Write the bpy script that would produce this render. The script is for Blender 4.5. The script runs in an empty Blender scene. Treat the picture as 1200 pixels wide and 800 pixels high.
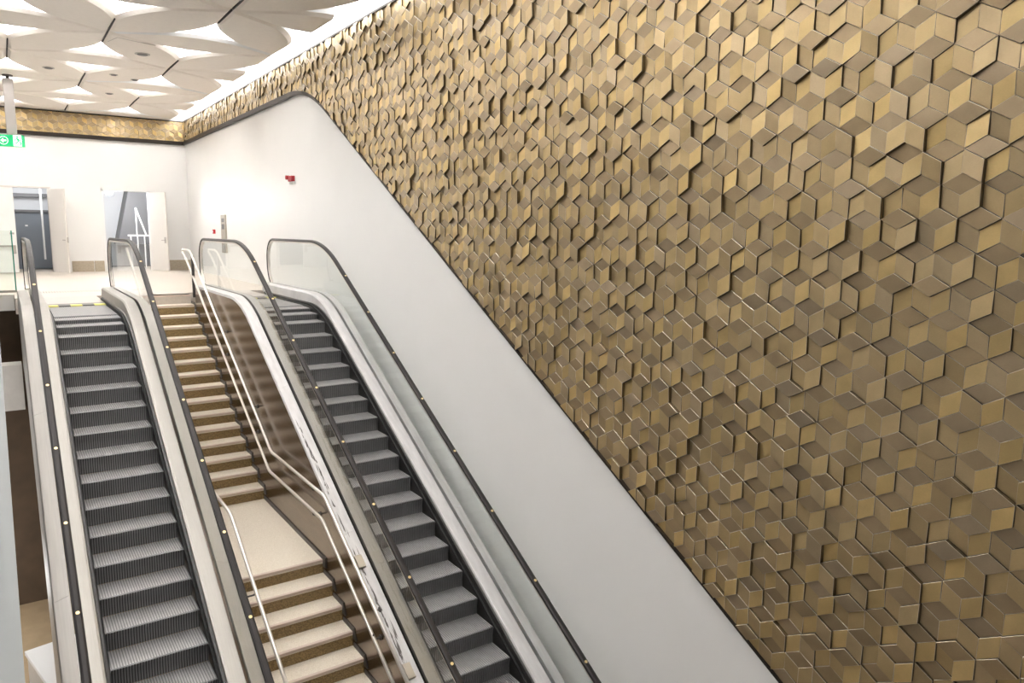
import bpy, bmesh, math, random
from mathutils import Vector, Matrix
R_ = random.Random(7)
scn = bpy.context.scene
col = scn.collection

# ------------------------------------------------------------------ camera
F, YAW, PITCH, ROLL, ZC = 863.616, 0.6021980, -0.1469712, 0.0107277, 1.5203
cy, sy, cp, sp, cr, sr = math.cos(YAW), math.sin(YAW), math.cos(PITCH), math.sin(PITCH), math.cos(ROLL), math.sin(ROLL)
fw = Vector((sy*cp, cy*cp, sp)); r0 = Vector((cy, -sy, 0)); u0 = r0.cross(fw)
rr = cr*r0 + sr*u0; uu = -sr*r0 + cr*u0
cd = bpy.data.cameras.new('camera'); cam = bpy.data.objects.new('camera', cd); col.objects.link(cam)
m = Matrix.Identity(4)
for i in range(3):
    m[i][0], m[i][1], m[i][2] = rr[i], uu[i], -fw[i]
m[2][3] = ZC
cam.matrix_world = m
cd.sensor_width = 36; cd.lens = 36*F/1200; cd.clip_end = 200; cd.clip_start = .05
scn.camera = cam

# ------------------------------------------------------------------ measured layout
S = math.tan(math.radians(30)); RUN = .4; RISE = RUN*S
Y1, Z1 = 12.8754, -.6568              # a step nose on the slope of both escalators
XW = 5.80                             # face of the bronze wall
ZT, ZB, YS, YB = 5.36, 4.673, 8.4227, 29.834
SX0, SX1 = 2.10, 3.54                 # staircase
SY0, SRISE, SRUN, SLAND, SNOSE = 18.439, .204, .365, -3.264, 9.991
ZF = -6.528                           # lower hall floor

# ------------------------------------------------------------------ materials
def newmat(name):
    mt = bpy.data.materials.new(name); mt.use_nodes = True
    nt = mt.node_tree; b = nt.nodes['Principled BSDF']
    return mt, nt, b
def pm(name, c, rough=.5, metal=0., noise=0., nscale=8., stretch=None, bump=0., spec=.5):
    mt, nt, b = newmat(name)
    b.inputs['Base Color'].default_value = (*c, 1); b.inputs['Roughness'].default_value = rough
    b.inputs['Metallic'].default_value = metal; b.inputs['Specular IOR Level'].default_value = spec
    if noise or bump:
        tc = nt.nodes.new('ShaderNodeTexCoord'); mp = nt.nodes.new('ShaderNodeMapping')
        nt.links.new(tc.outputs['Object'], mp.inputs['Vector'])
        if stretch: mp.inputs['Scale'].default_value = stretch
        n = nt.nodes.new('ShaderNodeTexNoise'); n.inputs['Scale'].default_value = nscale; n.inputs['Detail'].default_value = 5
        nt.links.new(mp.outputs['Vector'], n.inputs['Vector'])
        if noise:
            rp = nt.nodes.new('ShaderNodeValToRGB')
            rp.color_ramp.elements[0].position = .3; rp.color_ramp.elements[1].position = .7
            rp.color_ramp.elements[0].color = (*[x*(1-noise) for x in c], 1)
            rp.color_ramp.elements[1].color = (*[min(1, x*(1+noise)) for x in c], 1)
            nt.links.new(n.outputs['Fac'], rp.inputs['Fac']); nt.links.new(rp.outputs['Color'], b.inputs['Base Color'])
        if bump:
            bp = nt.nodes.new('ShaderNodeBump'); bp.inputs['Strength'].default_value = bump; bp.inputs['Distance'].default_value = .01
            nt.links.new(n.outputs['Fac'], bp.inputs['Height']); nt.links.new(bp.outputs['Normal'], b.inputs['Normal'])
    return mt
def em(name, c, s):
    mt, nt, b = newmat(name)
    b.inputs['Base Color'].default_value = (*c, 1)
    b.inputs['Emission Color'].default_value = (*c, 1); b.inputs['Emission Strength'].default_value = s
    return mt
def glassmat(name, tint, refl=1.0):
    mt = bpy.data.materials.new(name); mt.use_nodes = True; nt = mt.node_tree; nt.nodes.clear()
    o = nt.nodes.new('ShaderNodeOutputMaterial'); mx = nt.nodes.new('ShaderNodeMixShader')
    t = nt.nodes.new('ShaderNodeBsdfTransparent'); t.inputs['Color'].default_value = (*tint, 1)
    g = nt.nodes.new('ShaderNodeBsdfGlossy'); g.inputs['Roughness'].default_value = .02
    fr = nt.nodes.new('ShaderNodeFresnel'); fr.inputs['IOR'].default_value = 1.5
    mu = nt.nodes.new('ShaderNodeMath'); mu.operation = 'MULTIPLY'; mu.inputs[1].default_value = refl
    ge = nt.nodes.new('ShaderNodeNewGeometry'); inv = nt.nodes.new('ShaderNodeMath'); inv.operation = 'SUBTRACT'; inv.inputs[0].default_value = 1
    m2 = nt.nodes.new('ShaderNodeMath'); m2.operation = 'MULTIPLY'
    nt.links.new(ge.outputs['Backfacing'], inv.inputs[1]); nt.links.new(inv.outputs[0], m2.inputs[1])
    nt.links.new(fr.outputs[0], mu.inputs[0]); nt.links.new(mu.outputs[0], m2.inputs[0]); nt.links.new(m2.outputs[0], mx.inputs[0])
    nt.links.new(t.outputs[0], mx.inputs[1]); nt.links.new(g.outputs[0], mx.inputs[2]); nt.links.new(mx.outputs[0], o.inputs[0])
    return mt

def speckle(name, c1, c2, scale, rough):
    mt, nt, b = newmat(name)
    tc = nt.nodes.new('ShaderNodeTexCoord'); v = nt.nodes.new('ShaderNodeTexVoronoi'); v.inputs['Scale'].default_value = scale
    nt.links.new(tc.outputs['Object'], v.inputs['Vector'])
    rp = nt.nodes.new('ShaderNodeValToRGB'); rp.color_ramp.elements[0].color = (*c1, 1); rp.color_ramp.elements[1].color = (*c2, 1)
    sep = nt.nodes.new('ShaderNodeSeparateColor'); nt.links.new(v.outputs['Color'], sep.inputs[0])
    nt.links.new(sep.outputs[0], rp.inputs['Fac']); nt.links.new(rp.outputs['Color'], b.inputs['Base Color'])
    b.inputs['Roughness'].default_value = rough
    return mt

def bronze_mat(name):
    mt, nt, b = newmat(name)
    at = nt.nodes.new('ShaderNodeAttribute'); at.attribute_name = 'finish_and_shade'
    tc = nt.nodes.new('ShaderNodeTexCoord')
    n1 = nt.nodes.new('ShaderNodeTexNoise'); n1.inputs['Scale'].default_value = 5; n1.inputs['Detail'].default_value = 6
    n2 = nt.nodes.new('ShaderNodeTexNoise'); n2.inputs['Scale'].default_value = 1; n2.inputs['Detail'].default_value = 3
    mp = nt.nodes.new('ShaderNodeMapping'); mp.inputs['Scale'].default_value = (60, 60, 400)
    nt.links.new(tc.outputs['Object'], n1.inputs['Vector']); nt.links.new(tc.outputs['Object'], mp.inputs['Vector'])
    nt.links.new(mp.outputs['Vector'], n2.inputs['Vector'])
    mr = nt.nodes.new('ShaderNodeMapRange'); mr.inputs['To Min'].default_value = .8; mr.inputs['To Max'].default_value = 1.2
    nt.links.new(n1.outputs['Fac'], mr.inputs['Value'])
    mr2 = nt.nodes.new('ShaderNodeMapRange'); mr2.inputs['To Min'].default_value = .88; mr2.inputs['To Max'].default_value = 1.12
    nt.links.new(n2.outputs['Fac'], mr2.inputs['Value'])
    mu = nt.nodes.new('ShaderNodeMath'); mu.operation = 'MULTIPLY'
    nt.links.new(mr.outputs[0], mu.inputs[0]); nt.links.new(mr2.outputs[0], mu.inputs[1])
    mx = nt.nodes.new('ShaderNodeVectorMath'); mx.operation = 'SCALE'
    nt.links.new(at.outputs['Color'], mx.inputs[0]); nt.links.new(mu.outputs[0], mx.inputs['Scale'])
    nt.links.new(mx.outputs[0], b.inputs['Base Color'])
    b.inputs['Metallic'].default_value = .78; b.inputs['Roughness'].default_value = .42; b.inputs['Coat Weight'].default_value = .65; b.inputs['Coat Roughness'].default_value = .27
    return mt

M = dict(
    white=pm('white_paint', (.86, .855, .845), .55, noise=.015, nscale=1.2),
    whitewall=pm('white_wall_panel', (.88, .875, .865), .42, noise=.015, nscale=.8),
    cream=pm('cream_ceiling', (.86, .81, .755), .7, noise=.02, nscale=14),
    recess=pm('recess_white', (.86, .87, .88), .6),
    black=pm('black_gap', (.012, .011, .01), .6),
    trim=pm('dark_bronze_trim', (.035, .027, .022), .4, .6),
    steel=pm('brushed_steel', (.31, .295, .275), .42, .8, noise=.06, nscale=6, stretch=(40, .6, .6)),
    film=pm('filmed_steel', (.54, .53, .53), .5, .15, noise=.10, nscale=3.0, stretch=(6, 1, 1)),
    coverw=pm('pale_steel', (.43, .41, .385), .45, .4, noise=.05, nscale=2.5, stretch=(20, .6, .6)),
    beige=pm('beige_steel', (.42, .38, .32), .4, .6, noise=.06, nscale=5),
    rail=pm('satin_rail_steel', (.80, .76, .71), .28, .75),
    rubber=pm('black_rubber', (.018, .015, .015), .42, spec=.3),
    skirt=pm('dark_skirt', (.028, .026, .026), .4),
    brush=pm('dark_brush', (.01, .01, .01), .8),
    gold=pm('brass_dot', (.95, .75, .38), .3, .5),
    tread=pm('step_aluminium', (.50, .495, .50), .42, .55, noise=.08, nscale=9),
    riser=pm('step_riser_aluminium', (.25, .25, .255), .45, .5, noise=.08, nscale=9),
    groove=pm('step_groove', (.055, .055, .057), .6),
    yellow=pm('safety_yellow', (.80, .76, .22), .5),
    comb=pm('comb_dark', (.16, .155, .15), .5, .4),
    plate=pm('floor_plate', (.47, .44, .42), .45, .3, noise=.05, nscale=30),
    floor=pm('terrazzo_floor', (.52, .465, .405), .4, noise=.06, nscale=30),
    ledge=pm('slab_edge', (.72, .70, .66), .5),
    stair=speckle('terrazzo_tread', (.66, .585, .48), (.82, .755, .65), 120, .5),
    riserb=speckle('terrazzo_riser', (.13, .085, .032), (.34, .235, .10), 90, .55),
    nosing=pm('nosing_strip', (.60, .49, .42), .5),
    brown=pm('dark_bronze_cladding', (.22, .178, .14), .20, .95, noise=.10, nscale=2.2, stretch=(1, 1, 5)),
    pink=pm('stringer_steel', (.52, .43, .38), .4, .6),
    dark=pm('void_brown', (.085, .055, .032), .8, noise=.15, nscale=3),
    concrete=pm('pale_concrete', (.60, .57, .53), .7, noise=.05, nscale=6),
    lowfloor=pm('lower_floor', (.34, .25, .15), .6, noise=.08, nscale=4),
    blue=pm('blue_grey_panel', (.19, .21, .24), .5),
    greyroom=pm('grey_room_paint', (.70, .71, .73), .6),
    darkgrey=pm('dark_grey', (.16, .16, .165), .6),
    parapet=pm('parapet_grey', (.25, .265, .27), .35, noise=.03, nscale=2),
    greydoor=pm('door_paint', (.72, .69, .655), .45),
    skirtv=pm('vent_brown', (.44, .38, .29), .6, noise=.10, nscale=20),
    red=pm('alarm_red', (.42, .015, .025), .4),
    plastic=pm('white_plastic', (.75, .74, .73), .4),
    green=em('sign_green', (.0, .46, .16), .3),
    signw=em('sign_white', (.75, 1, .85), .8),
    pole=pm('grey_post', (.46, .43, .41), .4, .5),
    glass=glassmat('balustrade_glass', (.98, .993, .987), .85),
    glassedge=pm('glass_edge_green', (.03, .22, .16), .15),
    gglass=glassmat('guard_glass', (.93, .97, .95)),
    light=em('light_diffuser', (1, .968, .935), 20.5),
    cove=em('cove_light', (1, .98, .95), 6.0),
    lamp=em('lamp_face', (1, .97, .9), 12.0),
    bronze=bronze_mat('bronze_tile'),
    bronzeback=pm('bronze_backing', (.06, .045, .025), .6, .5),
    skirting=pm('stair_skirting', (.10, .09, .085), .4, .6),
)

# ------------------------------------------------------------------ helpers
def link(name, bm, mats, parent=None, smooth=False, loc=None):
    me = bpy.data.meshes.new(name); bm.to_mesh(me); bm.free()
    for k in (mats if isinstance(mats, (list, tuple)) else [mats]): me.materials.append(M[k])
    if smooth:
        for p in me.polygons: p.use_smooth = True
    o = bpy.data.objects.new(name, me); col.objects.link(o)
    if parent: 
        o.parent = parent; o.matrix_parent_inverse = Matrix.Translation(-parent.location) if parent.type == 'EMPTY' and not parent.parent else Matrix.Identity(4)
    return o
def tag(o, label=None, cat=None, group=None, kind=None):
    if label: o['label'] = label
    if cat: o['category'] = cat
    if group: o['group'] = group
    if kind: o['kind'] = kind
    return o
def empty(name, loc, label, cat, group=None, kind=None):
    o = bpy.data.objects.new(name, None); col.objects.link(o); o.location = loc; o.empty_display_size = .2
    return tag(o, label, cat, group, kind)
def box(bm, x0, x1, y0, y1, z0, z1, mi=0, mat=None, bevel=0):
    ret = bmesh.ops.create_cube(bm, size=1)
    vs = ret['verts']
    for v in vs:
        v.co = Vector(((x0+x1)/2+v.co.x*(x1-x0), (y0+y1)/2+v.co.y*(y1-y0), (z0+z1)/2+v.co.z*(z1-z0)))
    fs = {f for v in vs for f in v.link_faces}
    for f in fs: f.material_index = mi
    if bevel:
        r = bmesh.ops.bevel(bm, geom=list({e for v in vs for e in v.link_edges}), offset=bevel, segments=2, affect='EDGES', profile=.5)
        for f in r['faces']: f.material_index = mi
        vs = list({v for f in r['faces'] for v in f.verts} | {v for v in vs if v.is_valid})
    if mat:
        for v in vs: v.co = mat @ v.co
    return vs
def prism(bm, poly, axis, a, b, mi=0, mi_side=None):
    """polygon (2-D) extruded along axis from a to b. axis 0: poly=(y,z); 1: (x,z); 2: (x,y)"""
    def P(q, t):
        return {0: (t, q[0], q[1]), 1: (q[0], t, q[1]), 2: (q[0], q[1], t)}[axis]
    A = [bm.verts.new(P(q, a)) for q in poly]; B = [bm.verts.new(P(q, b)) for q in poly]
    n = len(poly); fs = [bm.faces.new(A), bm.faces.new(B[::-1])]
    for f in fs: f.material_index = mi
    for i in range(n):
        f = bm.faces.new((A[i], A[(i+1) % n], B[(i+1) % n], B[i])); f.material_index = mi if mi_side is None else mi_side
        fs.append(f)
    bmesh.ops.recalc_face_normals(bm, faces=fs)
    return A+B
def sweep(bm, path, sect, mi=0, up=Vector((1, 0, 0)), closed=True):
    """sweep a section (a along up, b along the in-plane normal) on a path"""
    rings = []; n = len(path)
    for i, p in enumerate(path):
        p = Vector(p)
        t = (Vector(path[min(i+1, n-1)])-Vector(path[max(i-1, 0)])).normalized()
        s = up - t*up.dot(t); s.normalize(); b = s.cross(t)
        rings.append([bm.verts.new(p+s*q[0]+b*q[1]) for q in sect])
    k = len(sect); fs = []
    for i in range(n-1):
        for j in range(k):
            fs.append(bm.faces.new((rings[i][j], rings[i][(j+1) % k], rings[i+1][(j+1) % k], rings[i+1][j])))
    fs.append(bm.faces.new(rings[0][::-1])); fs.append(bm.faces.new(rings[-1]))
    for f in fs: f.material_index = mi
    bmesh.ops.recalc_face_normals(bm, faces=fs)
def circ(r, n=10): return [(r*math.cos(2*math.pi*i/n), r*math.sin(2*math.pi*i/n)) for i in range(n)]
def cyl(bm, p0, p1, r, n=12, mi=0, r2=None):
    p0, p1 = Vector(p0), Vector(p1); d = p1-p0
    mt = Matrix.Translation((p0+p1)/2) @ d.to_track_quat('Z', 'Y').to_matrix().to_4x4()
    ret = bmesh.ops.create_cone(bm, cap_ends=True, segments=n, radius1=r, radius2=r if r2 is None else r2, depth=d.length, matrix=mt)
    for f in {f for v in ret['verts'] for f in v.link_faces}: f.material_index = mi
def rounded(pts, r, seg=6):
    """polyline with rounded corners (3-D)"""
    out = [Vector(pts[0])]
    for i in range(1, len(pts)-1):
        a, b, c = Vector(pts[i-1]), Vector(pts[i]), Vector(pts[i+1])
        d1, d2 = (a-b).normalized(), (c-b).normalized()
        t = min(r, (a-b).length*.49, (c-b).length*.49)
        p, q = b+d1*t, b+d2*t
        for k in range(seg+1):
            s = k/seg; out.append(p*(1-s)**2+b*2*s*(1-s)+q*s*s)
    out.append(Vector(pts[-1]))
    return out

# ------------------------------------------------------------------ bronze rhombus tiling
TS, TD = .1665, .1442
def clip(poly, a, b, c):
    """keep a*u+b*v+c>=0"""
    out = []
    for i in range(len(poly)):
        p, q = poly[i], poly[(i+1) % len(poly)]
        fp, fq = a*p[0]+b*p[1]+c, a*q[0]+b*q[1]+c
        if fp >= 0: out.append(p)
        if (fp >= 0) != (fq >= 0):
            t = fp/(fp-fq); out.append((p[0]+(q[0]-p[0])*t, p[1]+(q[1]-p[1])*t))
    return out
def tiling(bm, u0, u1, v0, v1, off, lower, to3d, seed, flip=False):
    """rhombus tiles at several levels; lower(u) -> (v, dv/du) is the boundary they are cut along"""
    rg = random.Random(seed); lay = bm.loops.layers.float_color.new('finish_and_shade')
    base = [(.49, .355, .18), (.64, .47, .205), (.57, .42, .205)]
    nmin, nmax = int((u0-off[0])/TD)-2, int((u1-off[0])/TD)+2
    mmin, mmax = int((v0-off[1])/TS)-abs(nmax)-4, int((v1-off[1])/TS)+abs(nmax)+abs(nmin)+4
    for n in range(nmin, nmax+1):
        for mm in range(-400, 400):
            if (mm-n) % 3: continue
            cu, cv = off[0]+n*TD, off[1]+mm*TS+n*TS/2
            if not (v0-.3 < cv < v1+.3): continue
            U, D = (cu, cv+TS), (cu, cv-TS)
            A, B = (cu-TD, cv+TS/2), (cu-TD, cv-TS/2)
            E, G = (cu+TD, cv+TS/2), (cu+TD, cv-TS/2)
            for kind, quad in enumerate((((cu, cv), A, U, E), ((cu, cv), A, B, D), ((cu, cv), E, G, D))):
                mu, mv = sum(q[0] for q in quad)/4, sum(q[1] for q in quad)/4
                lv = rg.choice((0, 0, .02, .02, .04)); ta, tb = rg.choice(((0, 0), (0, 0), (.05, 0), (-.05, .02), (0, .06), (.03, -.05)))
                br = rg.uniform(.85, 1.13); gy = rg.random()
                lo, sl = lower(mu)
                if mv < lo-.25: continue
                # shrink slightly for the joint
                q2 = [(mu+(q[0]-mu)*.988, mv+(q[1]-mv)*.988) for q in quad]
                # signed area -> ccw
                ar = sum(q2[i][0]*q2[(i+1) % 4][1]-q2[(i+1) % 4][0]*q2[i][1] for i in range(4))
                if ar < 0: q2 = q2[::-1]
                q2 = clip(q2, -sl, 1, -(lo-sl*mu)); 
                if len(q2) >= 3: q2 = clip(q2, 0, -1, v1)
                if len(q2) >= 3: q2 = clip(q2, 1, 0, -u0)
                if len(q2) >= 3: q2 = clip(q2, -1, 0, u1)
                if len(q2) < 3: continue
                kf = (.88, 1.05, .95)[kind]  # tone per tile facing: finish, plus the tilt's light and dark put into colour
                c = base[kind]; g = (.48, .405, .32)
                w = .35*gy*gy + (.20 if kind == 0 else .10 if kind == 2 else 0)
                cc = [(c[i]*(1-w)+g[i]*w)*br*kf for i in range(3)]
                hh = lambda q: .012+lv+ta*(q[0]-mu)+tb*(q[1]-mv)
                cu2, cv2 = sum(q[0] for q in q2)/len(q2), sum(q[1] for q in q2)/len(q2)
                ins = [(cu2+(q[0]-cu2)*.97, cv2+(q[1]-cv2)*.97) for q in q2]
                top = [bm.verts.new(to3d(q[0], q[1], hh(q))) for q in ins]
                mid = [bm.verts.new(to3d(q[0], q[1], hh(q)-.0024)) for q in q2]
                bot = [bm.verts.new(to3d(q[0], q[1], -.01)) for q in q2]
                k = len(q2); fs = [(bm.faces.new(top), cc)]
                edge = (.80, .72, .58); side = [x*.3 for x in cc]  # sides darkened: shade of the gaps and patina put into the colour
                for i in range(k):
                    fs.append((bm.faces.new((mid[i], mid[(i+1) % k], top[(i+1) % k], top[i])), edge))
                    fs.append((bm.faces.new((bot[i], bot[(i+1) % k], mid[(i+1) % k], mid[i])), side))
                for f, c3 in fs:
                    for l in f.loops: l[lay] = (*c3, 1)
    bmesh.ops.recalc_face_normals(bm, faces=bm.faces[:])

FILR = 1.07
YC = YS+ZB/S; T1 = 1.10
def wall_low(y):
    """lower edge of the bronze on the right wall: slope, arc, flat"""
    ya, yb = YC-T1*math.cos(math.radians(30)), YC+T1
    if y <= ya: return S*(y-YS), S
    if y >= yb: return ZB, 0.
    Rr = T1/math.tan(math.radians(15)); dy = yb-y
    q = math.sqrt(max(1e-9, Rr*Rr-dy*dy))
    return ZB-(Rr-q), dy/q

bm = bmesh.new()
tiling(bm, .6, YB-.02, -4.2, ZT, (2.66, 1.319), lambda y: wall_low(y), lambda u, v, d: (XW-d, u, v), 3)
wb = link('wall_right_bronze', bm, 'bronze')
tag(wb, 'bronze wall cladding of raised rhombus tiles above the sloping white wall panel', 'wall', kind='structure')
bm = bmesh.new()
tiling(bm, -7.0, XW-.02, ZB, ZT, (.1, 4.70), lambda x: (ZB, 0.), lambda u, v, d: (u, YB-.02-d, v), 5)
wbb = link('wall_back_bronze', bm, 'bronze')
tag(wbb, 'narrow golden tile band above the white end wall, under the ceiling', 'wall', kind='structure')
# backing behind the tiles
bm = bmesh.new()
ysamp = [.6]+[12+.25*i for i in range(0, 26)]+[YB]
prism(bm, [(y, wall_low(y)[0]) for y in ysamp]+[(YB, ZT), (.6, ZT)], 0, XW+.004, XW+.05)
link('cladding_backing', bm, 'bronzeback', wb)

# ------------------------------------------------------------------ white wall, end wall, trims
bm = bmesh.new()
prism(bm, [(.6, -9), (.6, wall_low(.6)[0]+.05)]+[(y, wall_low(y)[0]+.03) for y in ysamp[1:]]+[(YB+.3, -9)], 0, XW+.02, XW+.25)
tag(link('wall_right', bm, 'whitewall'), 'white wall panel with sloping top edge beside the escalator under the bronze tiles', 'wall', kind='structure')
bm = bmesh.new()
def xbox(x0, x1, z0, z1): box(bm, x0, x1, YB, YB+.25, z0, z1)
D1A, D1B, D2A, D2B, DH = -.62, 1.42, 3.02, 4.46, 2.82
xbox(-7, D1A, -.3, 4.72); xbox(D1A, D1B, DH, 4.72); xbox(D1B, D2A, -.3, 4.72); xbox(D2A, D2B, DH, 4.72); xbox(D2B, XW+.02, -.3, 4.72)
box(bm, -7, XW+.05, YB+.02, YB+.25, 4.66, 6.0)
tag(link('wall_back', bm, 'white'), 'white end wall with two open doorways', 'wall', kind='structure')
# trim along the bronze lower edge: thick in the flat part, thin on the slope
bm = bmesh.new()
ring = []
for y in [.6, 4, 8, 11, 13]+[14+.2*i for i in range(0, 25)]+[22, 26, YB-.06]:
    lo, sl = wall_low(y); n = Vector((0, -sl, 1)).normalized()
    th = .03+.075*min(1, max(0, (y-15.3)/2.6))
    pr = .045+.03*min(1, max(0, (y-15.3)/2.6))
    p = Vector((0, y, lo)); q = p-n*th
    ring.append([bm.verts.new((XW-pr, p.y, p.z)), bm.verts.new((XW+.03, p.y, p.z)), bm.verts.new((XW+.03, q.y, q.z)), bm.verts.new((XW-pr, q.y, q.z))])
for a, b in zip(ring, ring[1:]):
    for j in range(4): bm.faces.new((a[j], a[(j+1) % 4], b[(j+1) % 4], b[j]))
bm.faces.new(ring[0]); bm.faces.new(ring[-1][::-1])
bmesh.ops.recalc_face_normals(bm, faces=bm.faces[:])
tag(link('trim_1', bm, 'trim'), 'dark metal trim between the bronze tiles and the sloping white wall', 'trim', kind='structure')
bm = bmesh.new()
box(bm, -7, XW-.02, YB-.10, YB+.02, ZB-.13, ZB-.002)
for i in range(40): box(bm, -6.8+i*.31, -6.78+i*.31, YB-.104, YB-.09, ZB-.13, ZB-.115)
tag(link('trim_2', bm, 'trim'), 'dark metal trim under the golden tile band of the end wall', 'trim', kind='structure')
bm = bmesh.new()
box(bm, XW-.05, XW+.03, .6, YB-.05, ZT, ZT+.035); box(bm, -7, XW-.05, YB-.075, YB+.01, ZT, ZT+.035)
tag(link('trim_3', bm, 'trim'), 'thin dark metal trim along the upper edge of the bronze tiles', 'trim', kind='structure')
bm = bmesh.new()
box(bm, XW+.01, XW+.2, -4, YB+.2, ZT+.03, ZT+.75)
tag(link('wall_right_cove', bm, 'recess'), 'white light cove wall above the bronze tiles', 'wall', kind='structure')

# ------------------------------------------------------------------ ceiling of lens-shaped petals
CZ = 5.40; CA, CBY = 3.32, 3.02; CDEP = .24
cl = link('ceiling', (lambda b: (box(b, -7, XW+.05, -9.0, YB+.2, CZ+CDEP+.02, CZ+CDEP+.12), b)[1])(bmesh.new()), 'recess')
tag(cl, 'cream ceiling of curved petal panels with glowing white three-pointed recesses', 'ceiling', kind='structure')
def node(i, j): return Vector((2.06+CA*i+(CA/2 if j % 2 else 0), 17.42+CBY*j, 0))
TIP, MID = 1.12, .67          # where a recess begins, measured from a node; half width of a petal
def lens(p, q, inset, n=12):
    d = q-p; L = d.length; t = d/L; nn = Vector((-t.y, t.x, 0))
    # wedge between the two valleys up to TIP, then a bulging arc
    s0 = TIP*math.cos(math.radians(30))*L/3.4; w0 = TIP*.5*L/3.4; up = [(0, 0)]
    for k in range(n+1):
        a = k/n; s = s0+(L-2*s0)*a; up.append((s, w0+(MID-w0)*4*a*(1-a)))
    up.append((L, 0))
    sc = inset*2
    def sh(s, w):
        return (min(max(s, sc), L-sc), max(0., w-inset*1.1))
    up = [sh(*u) for u in up]
    pts = [p+t*s+nn*w for s, w in up]+[p+t*s-nn*w for s, w in up[::-1]]
    out = []
    for v in pts:
        if not out or (v-out[-1]).length > 1e-4: out.append(v)
    if (out[0]-out[-1]).length < 1e-4: out.pop()
    return out
XE = 5.38; YE = YB-.12
def clip3(poly):
    q = [(v.x, v.y) for v in poly]
    q = clip(q, -1, 0, XE)
    if len(q) >= 3: q = clip(q, 0, -1, YE)
    if len(q) >= 3: q = clip(q, 1, 0, 6.5)
    return [Vector((a, b, 0)) for a, b in q]
rows = range(-9, 6); cols = range(-3, 3)
for j in rows:
    for i in cols:
        p = node(i, j)
        nb = [node(i+1, j), node(i+(1 if j % 2 else 0), j+1), node(i+(0 if j % 2 else -1), j+1)]
        for q in nb:
            if min(p.x, q.x) > XE-.05 or max(p.x, q.x) < -6 or min(p.y, q.y) > YE-.1 or max(p.y, q.y) < 2: continue
            lo, up = clip3(lens(p, q, .08)), clip3(lens(p, q, 0))
            if len(lo) < 3 or len(up) < 3: continue
            bm = bmesh.new()
            # the panel: flat underside, bevelled rim, upright sides
            L0 = [bm.verts.new((v.x, v.y, CZ)) for v in lo]; bm.faces.new(L0[::-1])
            same = len(lo) == len(up)
            U0 = [bm.verts.new((v.x, v.y, CZ+.06)) for v in up]; U1 = [bm.verts.new((v.x, v.y, CZ+CDEP)) for v in up]
            for k in range(len(up)):
                f = bm.faces.new((U0[k], U0[(k+1) % len(up)], U1[(k+1) % len(up)], U1[k])); f.material_index = 1
            if same:
                for k in range(len(lo)): bm.faces.new((L0[k], L0[(k+1) % len(lo)], U0[(k+1) % len(lo)], U0[k]))
            else:
                e1 = [bm.edges.get((L0[k], L0[(k+1) % len(lo)])) for k in range(len(lo))]
                e2 = [bm.edges.get((U0[k], U0[(k+1) % len(up)])) for k in range(len(up))]
                bmesh.ops.bridge_loops(bm, edges=e1+e2)
            bm.faces.new(U1)
            bmesh.ops.recalc_face_normals(bm, faces=bm.faces[:])
            link('petal_panel', bm, ['cream', 'recess'], cl)
        if -6 < p.x < XE and 4 < p.y < YE:
            for sgn in (-1, 1):
                bm = bmesh.new()
                ya, yb = sorted((p.y+sgn*.04, p.y+sgn*1.06)); yb = min(yb, YE)
                prism(bm, [(p.x-.012, ya), (p.x+.012, ya), (p.x+.012, yb), (p.x-.012, yb)], 2, CZ+.014, CZ+.05)
                link('joint', bm, 'black', cl)
        # lit recess over both triangles of this node
        for tri in ((p, nb[0], nb[1]), (p, nb[1], nb[2])):
            c = (tri[0]+tri[1]+tri[2])/3
            if c.x > 5.2 or c.x < -6 or c.y < 1.5 or c.y > YB-.6: continue
            bm = bmesh.new()
            pts = clip3([c+(v-c)*.97 for v in tri])
            if len(pts) < 3: bm.free(); continue
            prism(bm, [(v.x, v.y) for v in pts], 2, CZ+CDEP+.003, CZ+CDEP+.019)
            link('light_panel', bm, 'light', cl)
bm = bmesh.new(); box(bm, XE+.02, XW-.03, .6, YB-.2, CZ+CDEP-.02, CZ+CDEP+.01)
link('cove_light', bm, 'cove', cl)
# access hatch outline on a petal
bm = bmesh.new()
def strip2(a, b, w=.012):
    a, b = Vector(a), Vector(b); t = (b-a).normalized(); n = Vector((-t.y, t.x))*w/2
    prism(bm, [tuple(a+n), tuple(b+n), tuple(b-n), tuple(a-n)], 2, CZ-.004, CZ+.01)
strip2((2.26, 17.75), (3.02, 18.02)); strip2((2.26, 17.75), (2.14, 18.25))
link('hatch_seam', bm, 'pole', cl)

def detector(x, y, r, name, label, cat):
    t = empty(name, (x, y, CZ), label, cat)
    bm = bmesh.new(); cyl(bm, (x, y, CZ-.010), (x, y, CZ+.002), r, 20); link('rim', bm, 'pole', t)
    bm = bmesh.new(); cyl(bm, (x, y, CZ-.026), (x, y, CZ-.010), r*.6, 20, r2=r*.7); link('lens', bm, 'darkgrey', t)
detector(1.25, 22.05, .13, 'ceiling_speaker', 'dark round ceiling speaker on the petal nearest the hanging green sign', 'ceiling fixture')
detector(2.66, 21.98, .10, 'smoke_detector', 'small round detector on the ceiling midway between the hanging sign and the bronze wall', 'ceiling fixture')
detector(3.20, 22.37, .10, 'smoke_detector', 'small dark round detector on the ceiling at the tip of a glowing recess', 'ceiling fixture')
detector(2.91, 19.04, .16, 'ceiling_speaker', 'pale brown oval speaker on the ceiling petal with the hatch line', 'ceiling fixture')
detector(2.89, 25.07, .11, 'ceiling_speaker', 'faint round speaker on the ceiling petal closest to the end wall', 'ceiling fixture')

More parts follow.
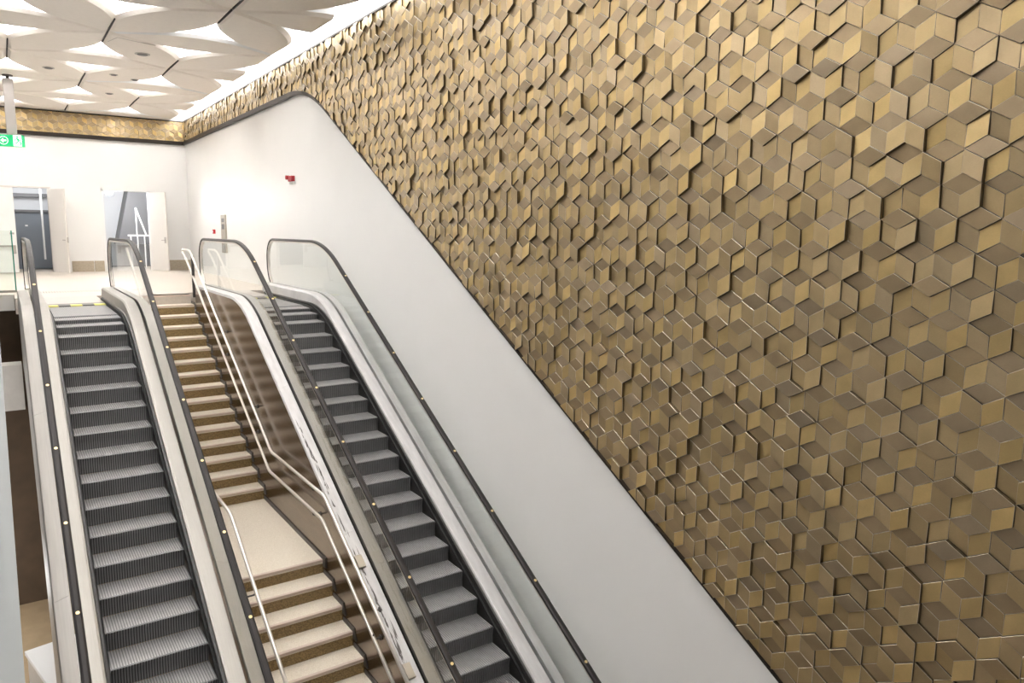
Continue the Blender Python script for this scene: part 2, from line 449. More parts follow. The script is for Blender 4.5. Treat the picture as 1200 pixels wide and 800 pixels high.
# ------------------------------------------------------------------ floors and the void
bm = bmesh.new()
box(bm, -7, .13, 20.2, YB+3.5, -.34, 0); box(bm, .13, 2.08, 19.05, YB+3.5, -.34, 0)
box(bm, 2.08, 3.56, SY0+.005, YB+3.5, -.34, 0); box(bm, 3.56, XW+.02, 19.05, YB+3.5, -.34, 0)
fl = tag(link('floor', bm, 'floor'), 'pale stone floor of the upper landing', 'floor', kind='structure')
bm = bmesh.new(); box(bm, -7, .12, 20.17, 20.2, -.36, .002)
tag(link('trim_4', bm, 'ledge'), 'white edge strip of the upper floor beside the void', 'trim', kind='structure')
bm = bmesh.new()
for iy in range(6):
    for ix in range(26):
        x, y = .55+ix*.055, 20.35+iy*.09
        bmesh.ops.create_cone(bm, cap_ends=True, segments=6, radius1=.018, radius2=.012, depth=.008, matrix=Matrix.Translation((x, y, .004)))
tag(link('tactile_paving', bm, 'plate'), 'strip of raised tactile studs on the floor before the escalator by the void', 'tactile paving', kind='stuff')
bm = bmesh.new(); box(bm, -9, XW+.1, 1.5, YB, ZF-.2, ZF)
tag(link('floor_lower', bm, 'lowfloor'), 'dim brown floor of the lower hall', 'floor', kind='structure')
bm = bmesh.new(); box(bm, -7, .3, 21.0, 21.2, ZF, -.34)
tag(link('wall_void', bm, 'dark'), 'dark brown wall of the void under the upper floor', 'wall', kind='structure')
bm = bmesh.new(); box(bm, -7, .14, 18.0, 18.5, -2.2, -1.28); box(bm, -7, .14, 18.0, 18.5, -2.2, -2.22)
tag(link('beam', bm, 'concrete'), 'pale concrete beam crossing the void beside the escalator', 'beam', kind='structure')
bm = bmesh.new(); box(bm, -7, .28, 18.2, 18.4, ZF, -2.2)
tag(link('wall_lower', bm, 'dark'), 'dark brown wall below the pale concrete beam', 'wall', kind='structure')
# sloping white parapet at the far side of the void
bm = bmesh.new()
prism(bm, [(3.0, Z1+(3.0-Y1)*S+.9), (14.3, Z1+(14.3-Y1)*S+.9), (20.2, Z1+(14.3-Y1)*S+.9), (20.2, Z1+(14.3-Y1)*S-.3), (14.3, Z1+(14.3-Y1)*S-.3), (3., Z1+(3.0-Y1)*S-.3)], 0, -.62, -.15)
pw = tag(link('wall_left', bm, 'parapet'), 'white sloping parapet wall along the void', 'wall', kind='structure')
bm = bmesh.new()
sweep(bm, [(-.2, 3.0, Z1+(3.0-Y1)*S+.905), (-.2, 14.3, Z1+(14.3-Y1)*S+.905), (-.2, 20.2, Z1+(14.3-Y1)*S+.905)], [(-.045, -.01), (.07, -.01), (.07, .02), (-.045, .02)])
link('coping', bm, 'parapet', pw)

# white box on the lower floor
t = empty('storage_box', (.30, 14.15, ZF), 'white lidded box standing on the dim lower floor beside the escalator', 'box')
bm = bmesh.new(); rot = Matrix.Translation((.30, 14.15, ZF)) @ Matrix.Rotation(math.radians(12), 4, 'Z')
box(bm, -.34, .5, -.75, .72, 0, .55, mat=rot, bevel=.01); link('body', bm, 'concrete', t)
bm = bmesh.new(); box(bm, -.37, .53, -.78, .75, .55, .63, mat=rot, bevel=.01); link('lid', bm, 'white', t)

# ------------------------------------------------------------------ escalators
def zp(y, hs, hf, Rf=2.6):
    """height of a balustrade line: hs above the nose line on the slope, hf above the landing, rounded between"""
    yc = Y1+(hf-hs-Z1)/S; t = Rf*math.tan(math.radians(15))
    ya, yb = yc-t*math.cos(math.radians(30)), yc+t
    if y <= ya: return Z1+(y-Y1)*S+hs
    if y >= yb: return hf
    dy = yb-y; return hf-(Rf-math.sqrt(max(0, Rf*Rf-dy*dy)))
YBOT, YTOP = 4.6, 17.95
def ys_between(a, b):
    ys = [a]; y = a
    while y < b-1e-6:
        st = .12 if 12.2 < y < 16.2 else .8
        y = min(b, y+st); ys.append(y)
    return ys
def loft(bm, sec, ya, yb, mi=0, close=True, rf=2.6):
    rings = []
    for y in ys_between(ya, yb): rings.append([bm.verts.new((x, y, zp(y, hs, hf, rf))) for x, hs, hf in sec])
    k = len(sec); fs = []
    for a, b in zip(rings, rings[1:]):
        for j in range(k if close else k-1): fs.append(bm.faces.new((a[j], a[(j+1) % k], b[(j+1) % k], b[j])))
    if close: fs += [bm.faces.new(rings[0]), bm.faces.new(rings[-1][::-1])]
    for f in fs: f.material_index = mi
    bmesh.ops.recalc_face_normals(bm, faces=fs)
YNEW = 18.12      # outermost point of the newel
def rail_path(x, hs, hf, inset=0.):
    pts = [(x, y, zp(y, hs-inset, hf-inset, 2.9)) for y in ys_between(YBOT, 17.3)]
    zt = hf-inset; yn = YNEW-inset; rc = .46-inset*.6
    for k in range(0, 9):
        a = math.radians(90-90*k/8); pts.append((x, yn-rc+rc*math.cos(a), zt-rc+rc*math.sin(a)))
    for yy, zz in ((-.01, .62), (-.05, .48), (-.13, .34), (-.20, .28)):
        if zz < zt-rc: pts.append((x, yn+yy*(1-.6*inset), zz))
    return pts
# step mesh, built once: grooved tread and ribbed riser
def step_mesh(w):
    bm = bmesh.new(); n = 36; pit = w/n; d = .013
    prof = [(0, 0)]
    xs = []
    for k in range(n):
        xs += [(k*pit, 0), (k*pit+pit*.5, 0), (k*pit+pit*.5, 1), (k*pit+pit, 1)]
    xs = [(x-w/2, g) for x, g in xs]
    path = [(.43, 0, 'z'), (.012, 0, 'z'), (0, -.012, 'd'), (.012, -.06, 'y'), (.022, -.13, 'y'), (.016, -.235, 'y')]
    rows_ = []
    for (yy, zz, dr) in path:
        row = []
        for x, g in xs:
            oy, oz = (0, -d*g) if dr == 'z' else (.7*d*g, -.7*d*g) if dr == 'd' else (d*1.3*g, 0)
            row.append(bm.verts.new((x, yy+oy, zz+oz)))
        rows_.append(row)
    for a in range(len(rows_)-1):
        for k in range(len(xs)-1):
            f = bm.faces.new((rows_[a][k], rows_[a+1][k], rows_[a+1][k+1], rows_[a][k+1])); f.material_index = (0 if a == 0 else 1) if not (xs[k][1] and xs[k+1][1]) else (1 if a == 0 else 2)
    for sx in (-w/2, w/2-.0):
        poly = [(y, z-.01) for y, z, _ in path]+[(.43, -.235)]
        prism(bm, poly, 0, sx-.002, sx+.002, 1)
    bmesh.ops.recalc_face_normals(bm, faces=bm.faces[:])
    me = bpy.data.meshes.new('step'); bm.to_mesh(me); bm.free()
    me.materials.append(M['tread']); me.materials.append(M['riser']); me.materials.append(M['groove'])
    return me

def escalator(xl, xr, yoff, label, lower_outer, dots, seams, clips=False):
    xc = (xl+xr)/2; w = xr-xl
    root = empty('escalator', (xc, Y1, Z1), label, 'escalator', 'escalators up to the landing')
    me = step_mesh(w-.012)
    for k in range(-10, 21):
        if k >= 0 or k == -1: z = Z1-RISE*k
        else: z = {-2: -.215, -3: -.095, -4: -.025}.get(k, -.004)
        o = bpy.data.objects.new('step', me); col.objects.link(o); o.parent = root
        o.location = (0, -RUN*k+yoff, z-Z1)
        if z > -.3 and k <= -4: pass
    # comb plate with hazard strip, floor plate
    bm = bmesh.new(); box(bm, xl-.02, xr+.02, 16.95, 17.2, -.06, .012, bevel=.004); link('comb_plate', bm, 'comb', root)
    hz = []
    bm = bmesh.new(); nb = 5
    for k in range(nb):
        x0 = xl+.0+w*k/nb; box(bm, x0+.004, x0+w/nb-.004, 16.72, 16.95, -.05, .014, mi=k % 2)
    link('hazard_strip', bm, ['yellow', 'comb'], root)
    bm = bmesh.new(); box(bm, xl-.03, xr+.03, 17.2, 19.05, -.1, .006); link('floor_plate', bm, 'plate', root)
    for s, xe, out in ((-1, xl, lower_outer[0]), (1, xr, lower_outer[1])):
        X = lambda o: xe+s*o
        bm = bmesh.new(); loft(bm, [(X(.012), -.42, -.42), (X(.012), .165, .075), (X(.05), .175, .085), (X(.05), -.42, -.42)], YBOT, YTOP-.25)
        sk = link('skirt_panel', bm, 'skirt', root)
        bm = bmesh.new(); loft(bm, [(X(-.012), .03, .035), (X(-.012), .055, .055), (X(.012), .06, .06), (X(.012), .03, .03)], YBOT, YTOP-.3)
        link('brush_strip', bm, 'brush', sk)
        # inner deck: upright panel at the landing that narrows on the slope, flat top
        bm = bmesh.new()
        loft(bm, [(X(.035), .168, .08), (X(.05), .195, .24), (X(.075), .205, .262), (X(.225), .215, .268), (X(.225), .15, .06), (X(.06), .15, .06)], YBOT, YTOP-.02)
        ih = link('inner_deck', bm, ['film' if s > 0 and xl > 3 else 'steel'], root)
        # outer deck and outer side
        dm, sm = out
        bm = bmesh.new()
        cuts = [YBOT, 6.6, 9.2, 11.9, 14.6, YTOP]
        for a, b in zip(cuts, cuts[1:]):
            loft(bm, [(X(.275), .215, .268), (X(.43), .165, .245), (X(.445), .13, .20), (X(.275), .1, .1)], a+.002, b-.002)
        od = link('outer_deck', bm, dm, root)
        bm = bmesh.new(); loft(bm, [(X(.42), .135, .2), (X(.44), .135, .2), (X(.44), -2.9, -1.3), (X(.42), -2.9, -1.3)], YBOT, 18.0)
        link('side_panel', bm, sm, root)
        # handrail
        hp = rail_path(X(.26), 1.12, 1.30)
        bm = bmesh.new()
        sect = [(-.042, -.012), (-.036, .012), (-.018, .022), (.018, .022), (.036, .012), (.042, -.012), (.030, -.03), (-.030, -.03)]
        sweep(bm, [Vector(q)-Vector((0, 0, 0)) for q in hp], sect)
        hr = link('handrail', bm, 'rubber', root, smooth=False)
        bm = bmesh.new(); sweep(bm, rail_path(X(.26), 1.12, 1.30, .045), [(-.026, -.018), (.026, -.018), (.026, .022), (-.026, .022)])
        link('handrail_guide', bm, 'rail', root)
        y = dots[0 if s < 0 else 1]
        while y > YBOT+.1:
            z = zp(y, 1.12, 1.30, 2.9); sl = (zp(y+.02, 1.12, 1.3, 2.9)-zp(y-.02, 1.12, 1.3, 2.9))/.04
            n = Vector((0, -sl, 1)).normalized(); p = Vector((X(.26), y, z))
            bm = bmesh.new(); cyl(bm, p+n*.018, p+n*.027, .019, 12); link('marker_dot', bm, 'gold', hr)
            y -= 1.02
        # glass
        ed = [YBOT]+sorted(seams)+[YNEW]
        rp = rail_path(X(.25), 1.12, 1.30, .05)
        for a, b in zip(ed, ed[1:]):
            aa, bb = a+.005, b-.005
            if b == YNEW:
                low = [(y, zp(y, .2, .25)) for y in ys_between(aa, YNEW-.26)]
                top = [(aa, zp(aa, 1.07, 1.25, 2.9))]+[(q[1], q[2]) for q in rp if q[1] > aa+.05 and q[2] > .27]
            else:
                low = [(y, zp(y, .2, .25)) for y in ys_between(aa, bb)]
                top = [(y, zp(y, 1.07, 1.25, 2.9)) for y in ys_between(aa, bb)]
            bm = bmesh.new(); prism(bm, low+top[::-1], 0, X(.244), X(.256), 0, 0)
            link('glass_panel', bm, 'glass', root)
    if clips:
        for yy in (8.77, 7.35):
            bm = bmesh.new()
            sl = S
            mt = Matrix.Translation((xl-.385, yy, Z1+(yy-Y1)*S+.185)) @ Matrix.Rotation(math.radians(30), 4, 'X')
            box(bm, -.05, .05, -.10, .10, -.02, .03, mat=mt, bevel=.006)
            link('clip', bm, 'beige', root)
        bm = bmesh.new(); rg = random.Random(11)
        for k in range(95):
            yy = rg.choice((rg.uniform(6.2, 11.2), rg.uniform(9.6, 11.0), rg.uniform(7.2, 8.8))); xx = xl-.40+abs(rg.gauss(0, .018))
            L, W = rg.uniform(.03, .20), rg.uniform(.003, .010)
            zc_ = lambda x, y: zp(y, .215-.05*(xl-.275-x)/.155, .25)+.004
            q = [(xx-W, yy), (xx+W*.3, yy-L*.3), (xx+W, yy+L*.2), (xx+W*.2, yy+L)]
            bm.faces.new([bm.verts.new((a, b, zc_(a, b))) for a, b in q])
        tag(link('peeling_film', bm, 'skirting', root), kind='stuff')
    return root

E1 = escalator(.6043, 1.6225, 0., 'escalator between the void and the staircase, with dark stone-grey steps', (('coverw', 'coverw'), ('steel', 'pink')), (13.2, 13.73), [15.6, 13.5, 11.75, 10.0, 8.03, 5.9])
E2 = escalator(3.9935, 5.0116, -.033, 'escalator between the staircase and the white wall with film-covered outer deck', (('film', 'brown'), ('film', 'white')), (13.68, 13.22), [15.6, 13.5, 12.1, 10.4, 8.03, 5.9], clips=True)

# ------------------------------------------------------------------ staircase
st = empty('staircase', ((SX0+SX1)/2, SNOSE, ZF), 'terrazzo staircase with cream treads and brown risers between the two escalators', 'staircase')
bm = bmesh.new(); w = SX1-SX0
box(bm, -w/2, w/2, 0.006, SRUN+.03, -.05, 0, mi=0)           # tread
box(bm, -w/2, w/2, .012, .05, -SRISE, -.05, mi=1)            # riser
prism(bm, [(.0, -.004), (.006, .003), (.045, .003), (.045, -.03), (.0, -.034)], 0, -w/2, w/2, 2)
stm = bpy.data.meshes.new('stair_step'); bm.to_mesh(stm); bm.free()
for k in ('stair', 'riserb', 'nosing'): stm.materials.append(M[k])
def put_step(y, z):
    o = bpy.data.objects.new('stair_step', stm); col.objects.link(o); o.parent = st
    o.location = (0, y-SNOSE, z-ZF)
for k in range(16): put_step(SY0-SRUN*k, -SRISE*k)
for k in range(1, 16): put_step(SNOSE-SRUN*k, SLAND-SRISE*k)
bm = bmesh.new()
box(bm, SX0, SX1, SNOSE+.006, SY0-SRUN*15+.05, SLAND-.06, SLAND, mi=0)
box(bm, SX0, SX1, SNOSE+.012, SNOSE+.06, SLAND-SRISE, SLAND-.05, mi=1)
prism(bm, [(SNOSE, SLAND-.004), (SNOSE+.006, SLAND+.003), (SNOSE+.045, SLAND+.003), (SNOSE+.045, SLAND-.03), (SNOSE, SLAND-.034)], 0, SX0, SX1, 2)
link('landing', bm, ['stair', 'riserb', 'nosing'], st)
# stepped skirting along the brown cladding
bm = bmesh.new()
def skirt(y0, z0, n):
    for k in range(n):
        a = y0-SRUN*k; z = z0-SRISE*k
        prism(bm, [(a-.10, z-.10), (a-.02, z+.06), (a+SRUN-.02, z+.06), (a+SRUN-.02, z-.10)], 0, SX1-.002, SX1+.012)
skirt(SY0-SRUN, -SRISE, 15); skirt(SNOSE-SRUN, SLAND-SRISE, 15)
box(bm, SX1-.004, SX1+.012, SNOSE-.1, SY0-SRUN*15, SLAND-.1, SLAND+.06)
link('skirting', bm, 'skirting', st)

# handrails of the staircase
def tube(path, r=.024): 
    bm = bmesh.new(); sweep(bm, path, circ(r, 10)); return bm
XR = 3.45
def snose(y): return (y-SY0)*SRISE/SRUN
hr = empty('stair_handrail', (XR, SNOSE, ZF), 'double steel tube handrail along the brown cladding beside the stairs', 'handrail')
def rpath(h, zflat, ytop):
    y_l1 = SY0+(zflat-h)*SRUN/SRISE                       # where the upper slope meets the landing level
    h2 = zflat-SLAND; y_l2 = 9.62+(.1 if h < 1.2 else 0)
    ye = 4.7
    return [(XR, ye, zflat+(ye-y_l2)*SRISE/SRUN), (XR, y_l2, zflat), (XR, y_l1, zflat), (XR, ytop, snose(ytop)+h)]
a, b = rpath(1.385, -2.155, 17.75), rpath(.925, -2.53, 18.45)
up = rounded([a[0], a[1], a[2], a[3], (XR, 18.0, 1.045), (XR, 18.62, 1.045), (XR, 18.62, .98), (XR, 18.3, snose(18.3)+.925)], .10)
# the two rails are joined by a bend at the top
link('upper_rail', tube(up), 'rail', hr, True)
link('lower_rail', tube(rounded(b[:3]+[(XR, 18.3, snose(18.3)+.925)], .10)), 'rail', hr, True)
for y, zz in ((17.2, 0), (15.2, 1), (13.2, 1), (10.1, 2), (8.0, 3), (6.0, 3)):
    if zz == 0: continue
    for h, zf in ((1.385, -2.155), (.925, -2.53)):
        z = snose(y)+h if zz == 1 else zf if zz == 2 else zf+(y-9.65)*SRISE/SRUN
        bm = bmesh.new(); sweep(bm, rounded([(XR, y, z), (XR, y, z-.07), (SX1+.013, y, z-.07)], .03, 4), circ(.011, 8), up=Vector((0, 1, 0)))
        cyl(bm, (SX1-.004, y, z-.07), (SX1+.013, y, z-.07), .035, 12)
        link('bracket', bm, 'skirting', hr)
bm = bmesh.new(); box(bm, XR-.015, XR+.04, 17.62, 17.68, -.0, .93, bevel=.005); link('post', bm, 'skirting', hr)
XL = 2.2
hl = empty('stair_handrail', (XL, SNOSE, ZF), 'single steel tube handrail beside the stairs, under the black escalator rail', 'handrail')
pl = [(XL, 4.7, -2.155+(4.7-9.68)*SRISE/SRUN), (XL, 9.68, -2.155), (XL, SY0+(-2.155-1.385)*SRUN/SRISE, -2.155), (XL, 17.9, snose(17.9)+1.385)]
link('rail', tube(rounded(pl, .10)), 'rail', hl, True)
for y, z in ((8.6, -2.155+(8.6-9.68)*SRISE/SRUN), (6.4, -2.155+(6.4-9.68)*SRISE/SRUN), (11.0, -2.155), (14, snose(14)+1.385)):
    bm = bmesh.new(); sweep(bm, rounded([(XL, y, z), (XL, y, z-.07), (2.064, y, z-.07)], .03, 4), circ(.011, 8), up=Vector((0, 1, 0)))
    cyl(bm, (2.064, y, z-.07), (2.08, y, z-.07), .035, 12)
    link('bracket', bm, 'skirting', hl)

# ------------------------------------------------------------------ glass guard by the void
gg = empty('glass_guard', (-1.5, 20.4, 0), 'clear glass guard with green edge at the edge of the upper floor beside the void', 'glass guard')
bm = bmesh.new(); box(bm, -4.5, .17, 20.9, 20.93, -.02, 1.44); link('pane', bm, 'gglass', gg)
bm = bmesh.new(); box(bm, .17, .195, 20.895, 20.935, -.02, 1.44); link('glass_edge', bm, 'glassedge', gg)
bm = bmesh.new(); box(bm, -4.5, .2, 20.87, 20.96, -.02, .05); link('shoe', bm, 'steel', gg)

# ------------------------------------------------------------------ exit sign
es = empty('exit_sign', (.4, 23.7, CZ), 'green exit sign with arrow hanging from the ceiling on a grey post', 'sign')
bm = bmesh.new(); cyl(bm, (.42, 23.72, CZ-.03), (.42, 23.72, CZ+.01), .12, 16); cyl(bm, (.42, 23.72, CZ-.10), (.42, 23.72, CZ-.03), .04, 12)
link('ceiling_mount', bm, 'skirting', es)
bm = bmesh.new(); box(bm, .30, .53, 23.67, 23.77, 3.885, CZ-.09, bevel=.015); 
link('post', bm, 'pole', es)
RS = Matrix.Translation((.12, 23.72, 3.735)) @ Matrix.Rotation(math.radians(-14), 4, 'Z')
bm = bmesh.new(); box(bm, -.56, .56, -.08, .08, -.145, .145, mat=RS, bevel=.006); sb = link('sign_box', bm, 'green', es)
bm = bmesh.new()
def dpoly(pts, d=.004):   # flat marks on the sign face
    A = [bm.verts.new(RS @ Vector((x, -.082, z))) for x, z in pts]; B = [bm.verts.new(RS @ Vector((x, -.082-d, z))) for x, z in pts]
    k = len(pts); bm.faces.new(A); bm.faces.new(B[::-1])
    for i in range(k): bm.faces.new((A[i], A[(i+1) % k], B[(i+1) % k], B[i]))
cxs, rad = .12, .105
for k in range(24):
    a0, a1 = 2*math.pi*k/24, 2*math.pi*(k+1)/24
    dpoly([(cxs+rad*math.cos(a0), rad*math.sin(a0)), (cxs+rad*math.cos(a1), rad*math.sin(a1)), (cxs+(rad-.014)*math.cos(a1), (rad-.014)*math.sin(a1)), (cxs+(rad-.014)*math.cos(a0), (rad-.014)*math.sin(a0))])
dpoly([(cxs-.072, 0), (cxs-.002, .062), (cxs-.002, .02), (cxs+.06, .02), (cxs+.06, -.02), (cxs-.002, -.02), (cxs-.002, -.062)])
dpoly([(.335, -.14), (.545, -.14), (.545, .14), (.335, .14)], .003)
bmesh.ops.recalc_face_normals(bm, faces=bm.faces[:])
link('arrow_and_panel', bm, 'signw', es)
bm = bmesh.new()
_d = dpoly
def g(pts): 
    A = [bm.verts.new(RS @ Vector((x, -.085, z))) for x, z in pts]; B = [bm.verts.new(RS @ Vector((x, -.089, z))) for x, z in pts]
    k = len(pts); bm.faces.new(A); bm.faces.new(B[::-1])
    for i in range(k): bm.faces.new((A[i], A[(i+1) % k], B[(i+1) % k], B[i]))
# running figure through a door
g([(.43+.022*math.cos(a*math.pi/6), .095+.022*math.sin(a*math.pi/6)) for a in range(12)])
g([(.41, .07), (.45, .06), (.465, -.01), (.435, -.015)])
g([(.412, .065), (.37, .03), (.36, -.005), (.375, -.008), (.385, .02), (.42, .045)])
g([(.45, .055), (.485, .02), (.505, .03), (.51, .015), (.48, .0), (.445, .03)])
g([(.44, -.01), (.40, -.05), (.36, -.06), (.36, -.08), (.41, -.07), (.46, -.02)])
g([(.462, -.01), (.495, -.06), (.48, -.115), (.50, -.12), (.52, -.055), (.475, .0)])
g([(.525, .14), (.545, .14), (.545, -.14), (.525, -.14)])
bmesh.ops.recalc_face_normals(bm, faces=bm.faces[:])
link('running_figure', bm, 'green', es)

# ------------------------------------------------------------------ end wall: doors, rooms behind, skirting
def leaf(name, hx, ang, wd, hgt, label, knob, y0=YB-.01):
    """door leaf hinged at (hx, y0), swung towards the hall"""
    t = tag(bpy.data.objects.new(name, None), label, 'door', kind='structure'); col.objects.link(t); t.location = (hx, y0, 0)
    mt = Matrix.Translation((hx, y0, 0)) @ Matrix.Rotation(ang, 4, 'Z')
    bm = bmesh.new(); box(bm, 0, wd, -.05, 0, .01, hgt, mat=mt, bevel=.005); link('door_panel', bm, 'greydoor', t)
    bm = bmesh.new()
    if knob:
        box(bm, wd-.14, wd-.06, -.065, -.05, 1.0, 1.22, mat=mt); box(bm, wd-.24, wd-.08, -.11, -.085, 1.09, 1.12, mat=mt); box(bm, wd-.11, wd-.085, -.09, -.06, 1.09, 1.12, mat=mt)
    else:
        box(bm, wd-.01, wd+.012, -.045, -.005, 1.02, 1.2, mat=mt); box(bm, wd-.2, wd-.06, -.09, -.07, 1.09, 1.12, mat=mt); box(bm, wd-.09, wd-.07, -.075, -.05, 1.09, 1.12, mat=mt)
    link('handle', bm, 'pole', t)
    return t
def ang(x0, y0, x1, y1): return math.atan2(y1-y0, x1-x0)
leaf('door_1', 1.42, math.radians(-66), 1.0, 2.80, 'open beige door leaf of the doorway nearest the hanging exit sign', False)
leaf('door_2', 4.47, math.radians(-60), .92, 2.80, 'open white door leaf beside the doorway that shows grey stairs', True)
t = tag(bpy.data.objects.new('door_3', None), 'closed white door leaf with panic bar behind the glass guard', 'door', kind='structure'); col.objects.link(t); t.location = (-.1, YB, 0)
bm = bmesh.new(); box(bm, D1A, .40, YB+.0, YB+.06, .01, DH, bevel=.004); link('door_panel', bm, 'white', t)
bm = bmesh.new(); box(bm, -.4, .36, YB-.06, YB-.03, .86, .92); box(bm, .26, .36, YB-.09, YB, .64, .92); link('panic_bar', bm, 'pole', t)
bm = bmesh.new(); box(bm, .22, .34, YB-.02, YB+.01, 1.28, 1.34); link('lock', bm, 'pole', t)
# room behind the first doorway
bm = bmesh.new()
box(bm, -1.2, 2.4, 32.4, 32.5, 0, 3.2); box(bm, 1.62, 1.75, YB+.25, 32.4, 0, 3.2); box(bm, -1.3, -1.2, YB+.25, 32.4, 0, 3.2); box(bm, -1.3, 2.4, YB+.25, 32.5, 3.1, 3.2)
tag(link('wall_corridor', bm, 'greyroom'), 'grey corridor walls behind the doorway nearest the exit sign', 'wall', kind='structure')
bm = bmesh.new(); box(bm, -.6, 1.58, 32.2, 32.38, .02, 2.12); 
dr = tag(link('door_4', bm, 'blue'), 'dark blue-grey door deep inside the doorway nearest the exit sign', 'door', kind='structure')
bm = bmesh.new(); box(bm, -.6, 1.58, 32.12, 32.2, 2.06, 2.14); box(bm, -.6, 1.58, 32.1, 32.38, 2.6, 2.72); link('lintel', bm, 'darkgrey', dr)
bm = bmesh.new(); box(bm, .72, .80, 32.16, 32.2, 1.55, 1.60); link('door_label', bm, 'white', dr)
bm = bmesh.new(); box(bm, 1.20, 1.26, 31.4, 31.46, .38, 3.0); 
tag(link('white_post', bm, 'white'), 'thin white upright post inside the doorway nearest the exit sign', 'post')
bm = bmesh.new(); box(bm, D1B-.02, D1B+.04, YB+.02, YB+.9, 0, DH); tag(link('trim_5', bm, 'beige'), 'brown reveal of the doorway nearest the exit sign', 'trim', kind='structure')
# room behind the second doorway
bm = bmesh.new()
prism(bm, [(2.6, YB+.25), (2.7, YB+.25), (3.15, 34.0), (3.05, 34.0)], 2, 0, 3.3)
box(bm, 2.6, 6.6, 34.0, 34.1, 0, 3.3); box(bm, 6.5, 6.6, YB+.25, 34, 0, 3.3); box(bm, 2.6, 6.6, YB+.25, 34.1, 3.2, 3.3)
tag(link('wall_stairwell', bm, 'greyroom'), 'grey stairwell walls behind the doorway with the open white leaf', 'wall', kind='structure')
bm = bmesh.new()
prism(bm, [(3.72, .9), (4.22, 3.1), (6.4, 3.1), (6.4, .9)], 1, 32.6, 33.9)
tag(link('stair_soffit', bm, 'darkgrey'), 'dark grey slanting stair underside seen through the second doorway', 'stair')
sr2 = empty('stair_railing', (4.4, 31.6, 0), 'white railing with slanting rail inside the doorway that shows grey stairs', 'railing')
for x in (4.05, 4.28, 4.52, 4.75, 4.98):
    bm = bmesh.new(); box(bm, x-.02, x+.02, 31.58, 31.62, 0, 1.25); link('baluster', bm, 'white', sr2)
bm = bmesh.new(); box(bm, 3.95, 5.1, 31.57, 31.63, 1.22, 1.28); link('top_rail', bm, 'white', sr2)
bm = bmesh.new(); sweep(bm, [(4.28, 31.7, 2.3), (4.6, 31.7, 1.28)], circ(.03, 8), up=Vector((0, 1, 0))); link('slanting_rail', bm, 'white', sr2)
bm = bmesh.new(); box(bm, 4.26, 4.30, 31.68, 31.72, 1.25, 2.3); link('newel_post', bm, 'white', sr2)
lp = empty('wall_lamp', (3.35, 31.2, 2.75), 'bright white lamp near the ceiling inside the second doorway', 'lamp')
bm = bmesh.new(); box(bm, 3.24, 3.50, 31.1, 31.3, 2.80, 2.90, bevel=.01); link('housing', bm, 'plastic', lp)
bm = bmesh.new(); box(bm, 3.26, 3.48, 31.12, 31.28, 2.735, 2.80, bevel=.02); link('diffuser', bm, 'lamp', lp)
# frames
bm = bmesh.new()
box(bm, D2A-.06, D2A+.01, YB-.02, YB+.2, 0, DH+.06); box(bm, D2A-.06, D2B+.06, YB-.02, YB+.2, DH, DH+.06); box(bm, D2B-.01, D2B+.05, YB-.02, YB+.2, 0, DH+.06)
tag(link('trim_6', bm, 'white'), 'white frame of the doorway that shows grey stairs', 'trim', kind='structure')
bm = bmesh.new()
box(bm, D1A-.06, D1B+.05, YB-.02, YB+.1, DH, DH+.05)
tag(link('trim_7', bm, 'greydoor'), 'beige head frame of the doorway nearest the exit sign', 'trim', kind='structure')
# low vent boxes / skirting
bm = bmesh.new(); box(bm, 1.94, 2.60, YB-.03, YB, .0, .37); box(bm, 2.625, 2.93, YB-.03, YB, .0, .37)
tag(link('baseboard_1', bm, 'skirtv'), 'brown skirting board between the two doorways', 'baseboard', kind='structure')
bm = bmesh.new(); box(bm, 4.96, XW, YB-.03, YB, .0, .37)
tag(link('baseboard_2', bm, 'skirtv'), 'brown skirting board at the corner with the white side wall', 'baseboard', kind='structure')

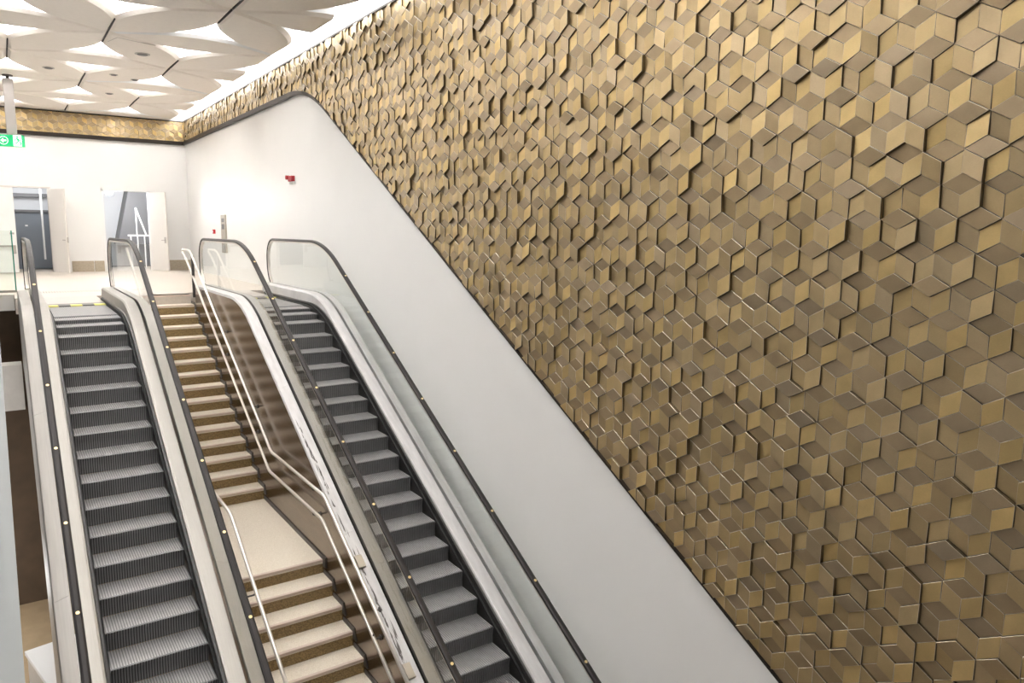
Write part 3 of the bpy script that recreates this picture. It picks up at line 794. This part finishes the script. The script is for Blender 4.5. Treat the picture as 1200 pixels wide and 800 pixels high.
# ------------------------------------------------------------------ fittings on the white wall
fa = empty('fire_alarm', (XW, 17.72, 2.71), 'red alarm sounder with small white base high on the white side wall', 'alarm')
bm = bmesh.new(); box(bm, XW-.07, XW+.0195, 17.60, 17.86, 2.66, 2.79, bevel=.012); link('housing', bm, 'red', fa)
bm = bmesh.new(); cyl(bm, (XW-.02, 17.92, 2.76), (XW-.10, 17.92, 2.76), .05, 14); link('horn', bm, 'red', fa)
bm = bmesh.new(); box(bm, XW-.02, XW+.0195, 17.56, 17.92, 2.60, 2.66, bevel=.005); link('base_plate', bm, 'plastic', fa)
cp_ = empty('call_point', (XW, 25.85, 1.44), 'small red square call point on the white side wall beside the tall steel panel', 'alarm')
bm = bmesh.new(); box(bm, XW-.05, XW+.0195, 25.78, 25.92, 1.37, 1.51, bevel=.01); link('housing', bm, 'red', cp_)
bm = bmesh.new(); box(bm, XW-.056, XW-.048, 25.82, 25.88, 1.41, 1.47); link('window', bm, 'plastic', cp_)
lc = empty('call_station', (XW, 24.6, 1.4), 'tall narrow steel call panel with dark buttons on the white side wall', 'call panel')
bm = bmesh.new(); box(bm, XW-.02, XW+.0195, 24.30, 24.86, .78, 1.97, bevel=.005); link('plate', bm, 'beige', lc)
for z, hgt in ((1.80, .12), (1.60, .16), (.92, .2)):
    bm = bmesh.new(); box(bm, XW-.035, XW-.018, 24.45, 24.70, z-hgt/2, z+hgt/2, bevel=.005); link('button', bm, 'darkgrey' if z > 1 else 'pole', lc)

# ------------------------------------------------------------------ light
w = bpy.data.worlds.new('world'); scn.world = w; w.use_nodes = True
w.node_tree.nodes['Background'].inputs[0].default_value = (1, .97, .93, 1)
w.node_tree.nodes['Background'].inputs[1].default_value = .22
def point(name, loc, e, r=.15):
    l = bpy.data.lights.new(name, 'POINT'); l.energy = e; l.shadow_soft_size = r
    o = bpy.data.objects.new(name, l); col.objects.link(o); o.location = loc
point('corridor_fill', (.8, 31.0, 2.9), 40)  # added unseen fill light, gives the corridor some ambient
point('lower_hall_fill', (-2.6, 14.0, -1.6), 210, .4)  # added unseen fill light to brighten the beam in the void
point('lower_hall_fill', (-1.6, 16.3, -5.2), 85, .3)  # added unseen fill light for the glow on the lower floor
point('stairwell_lamp', (3.6, 31.0, 2.65), 150)

scn.view_settings.view_transform = 'Standard'; scn.view_settings.look = 'None'
scn.view_settings.gamma = 1; scn.view_settings.use_curve_mapping = False
scn.view_settings.exposure = 0.18
